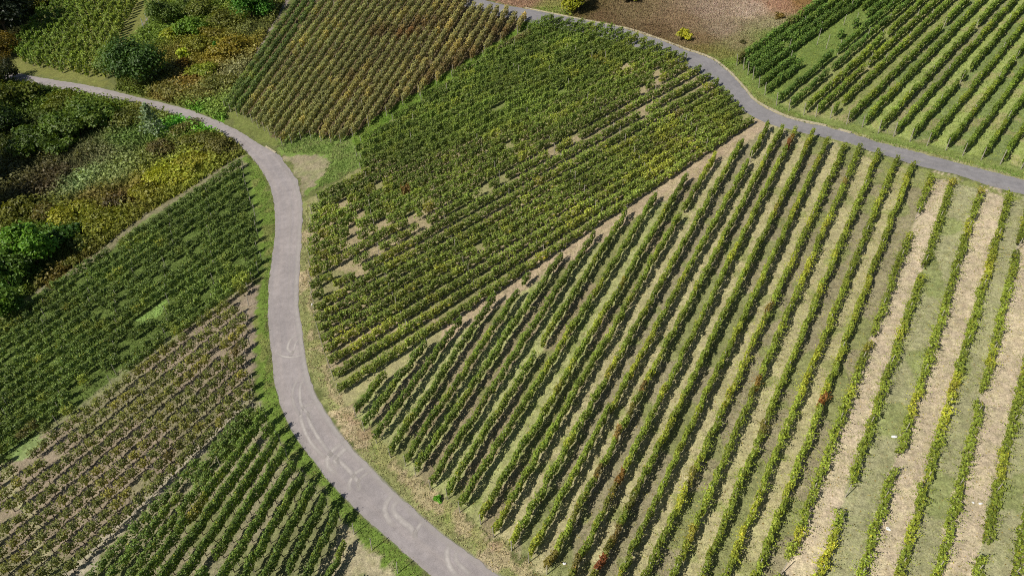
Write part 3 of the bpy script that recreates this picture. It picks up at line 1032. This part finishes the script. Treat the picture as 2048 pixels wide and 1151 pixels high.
TRACKS = [([(607, 668), (588, 673), (578, 685), (576, 698), (585, 704), (606, 700)], .9, .22),
          ([(604, 671), (592, 685), (587, 702), (580, 713)], .7, .18),
          ([(552, 704), (565, 712), (585, 714), (610, 709)], .8, .2),
          ([(612, 752), (594, 762), (585, 785), (589, 812), (600, 830)], .6, .2),
          ([(616, 758), (602, 768), (600, 790), (604, 812), (625, 838)], .8, .2),
          ([(632, 806), (610, 812), (602, 825), (605, 850), (622, 885), (650, 915)], .8, .24),
          ([(626, 812), (616, 828), (622, 850), (640, 880), (664, 912)], .85, .24),
          ([(690, 883), (668, 898), (656, 915), (656, 932), (672, 948)], 1.0, .34),
          ([(700, 890), (682, 905), (671, 918), (675, 935)], .9, .34),
          ([(664, 908), (690, 932), (708, 952), (718, 968), (717, 982)], .8, .26),
          ([(736, 932), (712, 945), (699, 965), (700, 982)], .9, .26),
          ([(745, 940), (722, 955), (712, 975)], .6, .2),
          ([(788, 985), (773, 1005), (770, 1022), (778, 1040), (788, 1052)], .9, .32),
          ([(800, 995), (788, 1010), (788, 1024), (805, 1042), (822, 1056), (830, 1074)], .9, .34),
          ([(848, 1040), (838, 1052), (830, 1066), (832, 1078)], .7, .25),
          ([(902, 1085), (894, 1102), (896, 1125), (908, 1145), (920, 1156)], .8, .3),
          ([(918, 1098), (911, 1112), (918, 1128), (942, 1150)], .7, .25),
          ([(593, 366), (584, 392), (581, 430), (579, 500), (578, 570), (576, 640)], .35, .16),
          ([(598, 395), (592, 372), (580, 352)], .5, .2)]
for pts, al, w in TRACKS:
    ribbon("tyre_track", pts, w * 1.9, M_DUST, .028, ROAD, 40, al)
for k_, (src, al, w) in enumerate(((roadR_up[9:], .55, .7), (roadR_up[:12], .4, .5), (roadL_lo[9:], .25, .5))):
    ribbon("edge_dust", [(px_ + (-5 if k_ != 2 else 4), py_ + (1 if k_ != 2 else 0)) for px_, py_ in src], w, M_DUST, .030, ROAD, 220, al)
ribbon("kerb", [(1050, 16), (1133, 33), (1251, 56.5), (1310, 75), (1369, 97), (1422, 116), (1458, 143), (1487, 174), (1508, 199), (1537, 217)], .22, M_KERB, .10, None, 160, None, .3, kind="structure")
ribbon("kerb", [(1538, 217.5), (1581, 236), (1652, 252)], .28, M_KERB, .11, None, 60, None, .3, kind="structure")
ribbon("kerb", [(1677, 259), (1702, 266)], .28, M_KERB, .11, None, 20, None, .3, kind="structure")
ribbon("kerb", [(532, 293), (543, 300), (552, 306)], .18, M_KERB, .12, None, 20, None, .3, kind="structure")


# ------------------------------------------------------------------ bushes and trees
def bush(name, px, py, w, h, rgb, label, cat='bush', leaf=.22, n=1400, form='round', rgb2=None, group=None, trunk=True, base_dy=None):
    """px, py: photo pixel of the foot; w, h: crown width and height in metres"""
    n, leaf = int(n * 2.2), leaf * .68
    p = at(px, py)
    seed = int(px * 7 + py * 13) % 99991 + 5
    r = np.random.default_rng(seed)
    z = float(hgt(*p))
    root = bpy.data.objects.new(name, None)
    C.objects.link(root)
    root.location = (p[0], p[1], z)
    root['label'], root['category'] = label, cat
    if group:
        root['group'] = group
    b = Builder()
    k = {'round': 12, 'low': 11, 'tree': 16, 'cone': 0, 'frond': 14}[form]
    mx_ = max(rgb[0] - rgb[1], 0) * .45
    rgb = (rgb[0] * .98 - mx_, rgb[1] * 1.08 + mx_ * .3, rgb[2] * 1.1)
    c1 = alb(*rgb) * 1.55
    c2 = alb(*((rgb2[0] * .95, rgb2[1], rgb2[2] * 1.1) if rgb2 else (rgb[0] * 1.12, rgb[1] * 1.06, rgb[2] * .9))) * 1.55
    tw = Builder()
    if form == 'cone':
        m = 46
        for i in range(m):
            f = i / (m - 1)
            zz = h * (.06 + .92 * f)
            R = w * .5 * (1 - f) ** .8 + .06
            az = i * 2.399 + r.normal(0, .3)
            q = 26
            t = r.uniform(.2, 1, q)
            c = np.stack([np.cos(az) * R * t, np.sin(az) * R * t, zz + R * .35 * t], 1) + r.normal(0, .12, (q, 3))
            V, Q = leaf_quads(c, leaf * r.uniform(.7, 1.2, q), r.normal(0, .6, (q, 3)) + (0, 0, .8), r)
            b.quads(V, Q, np.repeat((c1 + (c2 - c1) * r.random((q, 1))) * r.uniform(.75, 1.25, (q, 1)), 4, 0))
        tw.stick((0, 0, -.2), (0, 0, h * .9), .09, .02, 0, 6)
    else:
        zlo = {'round': .18, 'low': .1, 'tree': .30, 'frond': .25}[form]
        lob = []
        for i in range(k):
            a = r.uniform(0, 6.28)
            rr = math.sqrt(r.random()) * w * .36
            zz = h * r.uniform(zlo + .1, .80) * (1 - .35 * (rr / (w * .5)) ** 2)
            lob.append((math.cos(a) * rr, math.sin(a) * rr, zz, w * r.uniform(.17, .30)))
        q = n // k
        for lx, ly, lz, R in lob:
            d = r.normal(size=(q, 3))
            d /= np.linalg.norm(d, axis=1)[:, None]
            d[:, 2] = np.abs(d[:, 2]) * np.where(r.random(q) < .8, 1, -.6)
            rad = R * r.uniform(.45, 1.08, (q, 1)) * (1 + .22 * np.sin(d[:, :1] * 5 + lx) * np.cos(d[:, 1:2] * 6 + ly))
            c = np.array((lx, ly, lz)) + d * rad * (1, 1, min(1.0, h / w * 1.25))
            c[:, 2] = np.maximum(c[:, 2], .08)
            if form == 'frond':
                nr = d * .4 + r.normal(0, .5, (q, 3)) + (0, 0, .8)
                V, Q = leaf_quads(c, leaf * r.uniform(.6, 1.6, q), nr, r, .6)
            else:
                V, Q = leaf_quads(c, leaf * r.uniform(.6, 1.3, q), d + r.normal(0, .45, (q, 3)) + (0, 0, .35), r, .5)
            tone = r.uniform(.82, 1.18)
            mixf = np.clip(r.random((q, 1)) * .7 + r.uniform(0, .4), 0, 1)
            b.quads(V, Q, np.repeat((c1 + (c2 - c1) * mixf) * tone * r.uniform(.72, 1.28, (q, 1)), 4, 0))
        th = h * (.35 if form == 'tree' else .2)
        tw.stick((0, 0, -.3), (0, 0, th), .05 + h * .018, .03 + h * .012, 0, 7)
        for lx, ly, lz, R in lob[:9]:
            tw.stick((0, 0, th * .8), (lx * .85, ly * .85, lz), .02 + h * .008, .015, 0, 4)
    link("crown", b.mesh("crown", [M_LEAF]), root)
    if trunk:
        link("trunk", tw.mesh("trunk", [M_BARK]), root)
    return root


G1 = "bushes on the bramble bank below the road"
G2 = "shrubs on the bank above the road"
B = bush
B("bush", 6, 168, 7, 5.0, (52, 54, 28), "dark rounded bush at the far upper end of the concrete road", leaf=.3, n=1500, group=G1)
B("bush", 38, 218, 10, 4.2, (72, 84, 26), "yellow-green bush in the far left bank below the road", leaf=.34, n=1900, group=G1, rgb2=(104, 104, 30))
B("bush", 5, 262, 8, 4.5, (50, 64, 22), "green bush at the left photo edge, below the yellow-green one", leaf=.34, n=1500, group=G1)
B("bush", 70, 300, 9, 3.6, (70, 84, 28), "leafy green bush in front of the dark hollow on the bank", leaf=.34, n=1800, group=G1)
B("bush", 140, 206, 8, 1.3, (92, 94, 30), "low yellowish bush along the lower road edge", leaf=.3, n=1200, form='low', group=G1)
B("bush", 150, 262, 10, 4.6, (76, 94, 32), "broad bright green bush in the middle of the bank", leaf=.36, n=2300, group=G1, rgb2=(104, 116, 40))
B("bush", 208, 248, 8, 3.8, (80, 100, 34), "bright green bush right beside the broad one on the bank", leaf=.34, n=1800, group=G1, rgb2=(110, 120, 42))
B("bush", 208, 228, 6, 1.5, (88, 88, 36), "olive bush close under the road edge, left of the silvery young tree", leaf=.28, n=900, form='low', group=G1)
B("bush", 262, 246, 6, 2.0, (92, 92, 44), "olive brown bush directly left of the silvery young tree", leaf=.26, n=900, form='low', group=G1)
B("bush", 120, 300, 7, 2.6, (72, 86, 30), "green bush at the lower edge of the leafy thicket", leaf=.32, n=1200, group=G1)
B("young_tree", 312, 275, 4.4, 5.6, (108, 118, 80), "silvery grey-green young conifer standing just below the road", 'tree', leaf=.26, form='cone', rgb2=(156, 164, 118))
B("bush", 328, 302, 4.5, 1.5, (114, 84, 54), "reddish brown low bush below the silvery young tree", leaf=.22, n=700, form='low', group=G1)
B("bush", 375, 262, 5.0, 1.3, (112, 94, 54), "brown bush by the green verge, right of the silvery young tree", leaf=.22, n=700, form='low', group=G1)
B("bush", 408, 292, 6.5, 1.7, (112, 100, 50), "olive-brown bramble between the road bend and the golden bramble", leaf=.22, n=1000, form='low', group=G1)
B("bush", 448, 302, 5.0, 1.7, (116, 96, 54), "rusty bramble right at the bend of the concrete road", leaf=.22, n=900, form='low', group=G1)
B("bush", 345, 352, 8.0, 1.2, (142, 136, 40), "golden yellow bramble beside the grey track", leaf=.22, n=1500, form='low', group=G1, rgb2=(168, 156, 46))
B("bush", 388, 324, 6.0, 1.1, (140, 126, 44), "golden bramble nearest the top corner of the left vineyard", leaf=.22, n=1100, form='low', group=G1, rgb2=(160, 146, 50))
B("bush", 300, 385, 5.0, 1.2, (136, 116, 44), "orange-tinged bramble below the golden one", leaf=.22, n=900, form='low', group=G1)
B("bush", 52, 428, 5.0, 2.4, (100, 92, 34), "ochre bush above the bright feathery trees at the left", leaf=.28, n=1000, group=G1)
B("bush", 155, 432, 6.0, 1.6, (130, 122, 36), "yellow bramble in the lower middle of the bank", leaf=.24, n=1200, form='low', group=G1, rgb2=(150, 138, 40))
B("bush", 100, 428, 4.5, 1.4, (112, 84, 44), "brownish bramble between the ochre bush and the yellow bramble", leaf=.24, n=800, form='low', group=G1)
B("bush", 218, 442, 6.0, 1.5, (112, 110, 36), "olive-green bramble beside the grassy track end", leaf=.24, n=1200, form='low', group=G1, rgb2=(140, 132, 42))
B("bush", 240, 405, 4.0, 1.2, (92, 62, 40), "dark brown bramble above the olive-green one", leaf=.24, n=600, form='low', group=G1)
B("feathery_tree", 78, 528, 5.6, 6.2, (84, 116, 30), "bright green feathery tree beside the dark hollow at the left", 'tree', leaf=.26, n=2600, form='frond', rgb2=(116, 146, 40))
B("feathery_tree", 22, 572, 6.0, 5.2, (78, 100, 32), "duller green feathery tree at the left photo edge", 'tree', leaf=.26, n=2400, form='frond', rgb2=(104, 124, 42))
B("feathery_tree", 15, 630, 4.8, 3.6, (78, 98, 30), "small feathery tree at the top corner of the left vine rows", 'tree', leaf=.24, n=1500, form='frond')
B("bush", 132, 480, 4.6, 2.6, (58, 82, 26), "dark green bush right behind the bright feathery tree", leaf=.26, n=1100, group=G1)
B("bush", 168, 494, 3.2, 1.3, (74, 82, 32), "small green bush at the rim of the dark hollow", leaf=.22, n=600, form='low', group=G1)
B("bush", 112, 568, 2.6, .9, (112, 78, 40), "small rusty bush above the top vine row at the left", leaf=.18, n=500, form='low', group=G1)
B("bush", 148, 525, 2.4, .8, (106, 96, 40), "small ochre bush below the dark hollow", leaf=.18, n=450, form='low', group=G1)
for px, py, w, h in ((-95, 455, 11, 11), (-75, 370, 12, 12)):
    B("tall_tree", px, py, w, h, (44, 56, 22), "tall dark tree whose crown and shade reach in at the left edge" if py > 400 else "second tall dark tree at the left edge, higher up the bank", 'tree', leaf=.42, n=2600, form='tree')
# above the concrete road
B("shade_tree", 292, 168, 9.5, 8.6, (52, 72, 26), "dark green tree casting a long shadow above the road", 'tree', leaf=.34, n=2800, form='tree', rgb2=(78, 100, 36))
B("bush", 246, 150, 8.0, 6.0, (96, 108, 52), "hazy olive-green tree leaning on the dark green tree", 'tree', leaf=.26, n=1500, form='round', group=G2)
B("bush", 334, 52, 6.5, 6.0, (88, 100, 44), "soft grey-green bush at the end of the bluish posts", leaf=.26, n=1500, group=G2)
B("bush", 352, 76, 5.0, 2.4, (126, 124, 40), "yellow-green bush below the soft grey-green bush", leaf=.28, n=800, group=G2)
B("bush", 388, 70, 6.0, 3.0, (92, 112, 36), "leafy green bush in the middle of the upper bank", leaf=.3, n=1100, group=G2)
B("bush", 410, 30, 8.0, 3.2, (96, 98, 42), "olive bush at the top photo edge left of the round bush", leaf=.3, n=1300, group=G2)
B("bush", 455, 48, 7.0, 2.6, (100, 96, 42), "olive-brown bush just left of the round bush", leaf=.28, n=1100, group=G2)
B("bush", 372, 22, 6.0, 2.8, (84, 96, 38), "green bush between the grey-green bush and the top edge", leaf=.28, n=900, group=G2)
B("round_bush", 505, 40, 8.5, 6.4, (66, 104, 30), "big round bright green bush beside the olive-brown vine block", 'bush', leaf=.3, n=2600, form='round', rgb2=(92, 130, 40))
B("bush", 424, 76, 5.0, 2.0, (124, 96, 40), "orange-brown bush left of the golden one", leaf=.26, n=800, form='low', group=G2)
B("bush", 458, 112, 7.0, 3.0, (136, 108, 36), "golden-orange bush by the grey earth patch", leaf=.28, n=1300, group=G2, rgb2=(152, 126, 40))
B("bush", 404, 100, 6.5, 2.2, (122, 108, 40), "mustard coloured bush in the middle of the upper bank", leaf=.28, n=1000, form='low', group=G2)
B("bush", 371, 120, 2.6, 2.2, (158, 160, 52), "small bright yellow bush at the end of the tree shadow", leaf=.24, n=500, group=G2)
B("bush", 366, 136, 3.0, 1.6, (138, 78, 36), "small fox-red bush below the bright yellow one", leaf=.22, n=500, form='low', group=G2)
B("bush", 412, 148, 6.0, 2.0, (112, 116, 40), "yellow-green bush low on the upper bank", leaf=.28, n=1000, form='low', group=G2)
B("bush", 352, 178, 9.0, 1.4, (122, 98, 52), "wide rust-brown thicket right of the dark tree's foot", leaf=.24, n=1500, form='low', group=G2)
B("bush", 438, 112, 1.8, 3.2, (74, 116, 36), "slender vivid green bush standing in the golden scrub", leaf=.22, n=450, group=G2)
B("bush", 442, 174, 6.0, 1.6, (108, 100, 50), "olive thicket next to the first olive-brown vine row", leaf=.24, n=900, form='low', group=G2)
B("bush", 400, 196, 6.5, 1.0, (120, 102, 56), "low tawny thicket along the upper road verge", leaf=.22, n=900, form='low', group=G2)
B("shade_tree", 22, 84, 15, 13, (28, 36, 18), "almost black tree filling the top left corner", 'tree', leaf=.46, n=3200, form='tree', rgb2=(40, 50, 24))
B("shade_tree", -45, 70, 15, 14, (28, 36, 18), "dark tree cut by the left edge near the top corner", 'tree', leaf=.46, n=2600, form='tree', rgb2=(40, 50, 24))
B("bush", 66, 18, 9, 3.6, (92, 88, 30), "ochre-green bush at the top edge beside the black tree", leaf=.34, n=1100, group=G2)
B("bush", 18, 112, 7, 5.4, (96, 74, 26), "golden-brown bush below the black corner tree", leaf=.3, n=1300, group=G2, rgb2=(132, 104, 32))
# dry slope above the asphalt road
G3 = "bushes on the dry slope"
B("bush", 1157, 26, 5.6, 4.2, (118, 116, 24), "yellow-green bush beside the asphalt road at the top", leaf=.24, n=1500, group=G3, rgb2=(146, 138, 30))
B("bush", 1262, 4, 3.4, 2.0, (116, 112, 34), "small olive-yellow bush at the top edge of the dry slope", leaf=.22, n=700, group=G3)
B("bush", 1370, 80, 2.6, 1.5, (168, 142, 44), "small bright yellow bush alone in the dry slope", leaf=.2, n=420, group=G3)
B("bush", 1558, 36, 1.6, .8, (136, 84, 48), "tiny rust-red bush at the upper end of the dry slope", leaf=.16, n=260, form='low', group=G3)
B("bush", 1486, 87, .9, .5, (76, 64, 34), "tiny dark bush in the green part of the dry slope", leaf=.14, n=140, form='low', group=G3)
B("weed_clump", 876, 999, .7, .45, (92, 136, 36), "single green weed clump in the straw verge between two row ends", 'weed', leaf=.12, n=160, form='low', trunk=False)

# ------------------------------------------------------------------ litter and small things
def scrap(px, py, s, label, name="paper_scrap", cat="litter"):
    p = at(px, py)
    r = np.random.default_rng(int(px))
    k = 9
    th = np.arange(k) * 2 * math.pi / k
    R = s * r.uniform(.6, 1.2, k)
    V = np.concatenate([np.stack([np.cos(th) * R * 1.5, np.sin(th) * R, r.uniform(.02, .10, k)], 1), [(0, 0, .12)]])
    T = np.stack([np.arange(k), (np.arange(k) + 1) % k, np.full(k, k)], 1)
    link(name, mesh(name, V, T, [M_PAPER]), None, (p[0], p[1], float(hgt(*p)) + .02), r.uniform(0, 3), label=label, category=cat)


scrap(1788, 873, .17, "white scrap lying in the grey-green lane of the right block")
scrap(1776, 1058, .16, "white scrap on the sandy lane near the bottom edge")
scrap(1961, 1007, .12, "small white scrap in the last sandy lane at the right")
scrap(1944, 1005, .09, "tiny pale scrap beside the small white one in the sandy lane")
scrap(1129, 1127, .09, "tiny white scrap between the row ends at the bottom")
scrap(607, 104, .22, "white tag caught among the olive-brown vines", "white_tag", "tag")
p = at(621, 618)
b = Builder()
b.stick((0, 0, -.2), (.5, -.55, 1.15), .035, .03, 0, 6)
root = bpy.data.objects.new("leaning_stake", None)
C.objects.link(root)
root.location = (p[0], p[1], float(hgt(*p)))
root['label'], root['category'] = "leaning stake with a white cap in the straw verge of the concrete road", "stake"
link("shaft", b.mesh("shaft", [M_POST]), root)
b = Builder()
b.stick((.48, -.53, 1.1), (.53, -.59, 1.28), .09, .07, 0, 8)
link("cap", b.mesh("cap", [M_PAPER]), root)


# ------------------------------------------------------------------ grass, undergrowth and fallen leaves (uncountable)
def scatter(poly, dens, clear=None):
    P = at_l(poly)
    lo, hi = P.min(0), P.max(0)
    lo, hi = np.maximum(lo, (-175, 15)), np.minimum(hi, (90, 215))
    n = int((hi - lo).prod() * dens)
    X = rng.uniform(lo, hi, (n, 2))
    return X[inside(X[:, 0], X[:, 1], P)]


def road_free(X):
    r1_ = np.concatenate([resample(roadR, 200), resample(roadL, 200)[::-1]])
    r2_ = np.concatenate([resample(topU, 160), resample(topL, 160)[::-1]])
    return X[~inside(X[:, 0], X[:, 1], r1_) & ~inside(X[:, 0], X[:, 1], r2_)]


def tufts(name, X, h, w, colf, kind_mat, blades=3, spread=.1, flat=.35):
    r = np.random.default_rng(len(X))
    n = len(X) * blades
    P = np.repeat(X, blades, 0) + r.normal(0, spread, (n, 2))
    Z = hgt(P[:, 0], P[:, 1])
    a = r.uniform(0, 6.28, n)
    hh = h * r.uniform(.5, 1.3, n) * np.repeat(r.uniform(.6, 1.3, len(X)), blades)
    ww = w * r.uniform(.6, 1.4, n)
    dx, dy = np.cos(a) * ww, np.sin(a) * ww
    lx, ly = r.normal(0, flat, n) * hh, r.normal(0, flat, n) * hh
    v0 = np.stack([P[:, 0] - dx, P[:, 1] - dy, Z - .03], 1)
    v1 = np.stack([P[:, 0] + dx, P[:, 1] + dy, Z - .03], 1)
    v2 = np.stack([P[:, 0] + lx, P[:, 1] + ly, Z + hh], 1)
    V = np.stack([v0, v1, v2], 1).reshape(-1, 3)
    c = colf(np.repeat(X, blades, 0)) * r.uniform(.75, 1.25, (n, 1)) * (1 + r.normal(0, .05, (n, 3)))
    link(name, mesh(name, V, np.arange(3 * n).reshape(n, 3), [kind_mat], np.repeat(c, 3, 0)), kind="stuff")


def tint_of(c0, c1, s=1.5, seed=60):
    c0, c1 = alb(*c0), alb(*c1)
    return lambda X: c0 + (c1 - c0) * np.clip(vnoise(X[:, 0], X[:, 1], s, seed) * 1.6 - .3, 0, 1)[:, None]


VL = [(480, 292), (528, 340), (552, 418), (546, 520), (537, 640), (562, 812), (690, 997), (870, 1160), (800, 1156), (668, 1020), (570, 880), (530, 800), (520, 640), (532, 540), (522, 440), (500, 340)]
tufts("verge_grass", road_free(scatter(VL, 34)), .11, .04, tint_of((120, 142, 68), (160, 160, 100), 1.0), M_GRASS)
tufts("junction_grass", road_free(scatter([(552, 288), (600, 268), (690, 276), (730, 325), (690, 352), (648, 372), (625, 385), (650, 345), (660, 310), (570, 305)], 34)), .17, .05, tint_of((122, 150, 70), (158, 166, 104)), M_GRASS)
tufts("strip_grass", scatter([(704, 268), (775, 224), (875, 158), (972, 100), (1036, 58), (1056, 40), (1080, 42), (960, 112), (880, 168), (712, 290)], 34), .16, .05, tint_of((110, 146, 50), (148, 162, 80)), M_GRASS)
tufts("straw_verge", road_free(scatter([(604, 460), (616, 400), (620, 480), (622, 560), (634, 640), (664, 770), (700, 820), (800, 920), (900, 1005), (1060, 1120), (1100, 1160), (1010, 1156), (852, 1040), (692, 880), (612, 720), (600, 600)], 40)), .12, .04, tint_of((196, 180, 142), (164, 164, 104), 1.2), M_GRASS)
tufts("upper_verge_grass", road_free(scatter([(1440, 130), (1472, 136), (1530, 196), (1610, 236), (1760, 275), (2048, 345), (2048, 360), (1760, 288), (1580, 240), (1500, 198)], 30)), .15, .05, tint_of((112, 142, 56), (160, 164, 92)), M_GRASS)
tufts("dry_slope_grass", road_free(scatter(DRY, 26)), .22, .06, lambda X: seed_col(X[:, 0], X[:, 1], at_l([d_[:2] for d_ in DS]), np.array([alb(*d_[2:]) for d_ in DS])) * np.array((1.26, 1.28, 1.27)), M_GRASS, 3, .18, .5)
bank = road_free(np.concatenate([scatter(SCRUB1, 9), scatter(SCRUB2, 12), scatter(TLC, 3)]))
tufts("bank_undergrowth", bank, .55, .10, lambda X: seed_col(X[:, 0], X[:, 1], sp, sc_) * 1.2, M_GRASS, 4, .22, .6)


def leaf_litter(name, X, s, z, colf, m_):
    r = np.random.default_rng(len(X) + 1)
    n = len(X)
    c = np.stack([X[:, 0], X[:, 1], hgt(X[:, 0], X[:, 1]) + z * r.random(n) ** 1.5 + .03], 1)
    V, Q = leaf_quads(c, s * r.uniform(.6, 1.4, n), r.normal(0, .45, (n, 3)) + (0, 0, 1), r)
    cc = colf(X) * r.uniform(.65, 1.35, (n, 1))
    link(name, mesh(name, V, Q, [m_], np.repeat(cc, 4, 0)), kind="stuff")


brk = road_free(np.concatenate([scatter(SCRUB1, 22), scatter(SCRUB2, 26)]))
keep = vnoise(brk[:, 0], brk[:, 1], 2.2, 71) > .34
leaf_litter("bramble_leaves", brk[keep], .19, 1.2, lambda X: seed_col(X[:, 0], X[:, 1], sp, sc_) * 1.5, M_LEAF)
fl = scatter([(1180, 500), (1560, 260), (2048, 400), (2100, 1180), (1000, 1180), (900, 1000)], 2.6)
leaf_litter("fallen_leaves", fl, .055, .03, tint_of((206, 196, 120), (176, 150, 90), .3), M_LEAF)
lg = scatter([(1090, 530), (1520, 250), (1545, 255), (1832, 335), (2048, 392), (2150, 1180), (1100, 1180), (900, 1005), (712, 830)], 16)
ng = vnoise(lg[:, 0], lg[:, 1], 1.2, 26)
tufts("lane_grass", lg[ng > .52], .08, .04, tint_of((140, 152, 76), (182, 176, 120), .8), M_GRASS, 3, .09)
lg = scatter([(1470, 135), (1655, -10), (2120, -10), (2120, 345), (1891, 306), (1702, 254), (1520, 185)], 14)
tufts("upper_lane_grass", lg, .12, .05, tint_of((112, 136, 56), (164, 178, 88), .9), M_GRASS, 3, .1)
lg = scatter([(482, 320), (512, 460), (500, 556), (300, 706), (80, 874), (-40, 960), (-40, 680), (200, 512), (400, 380)], 14)
tufts("left_block_grass", lg, .15, .05, tint_of((92, 118, 48), (136, 148, 80), 1.0), M_GRASS, 3, .1)
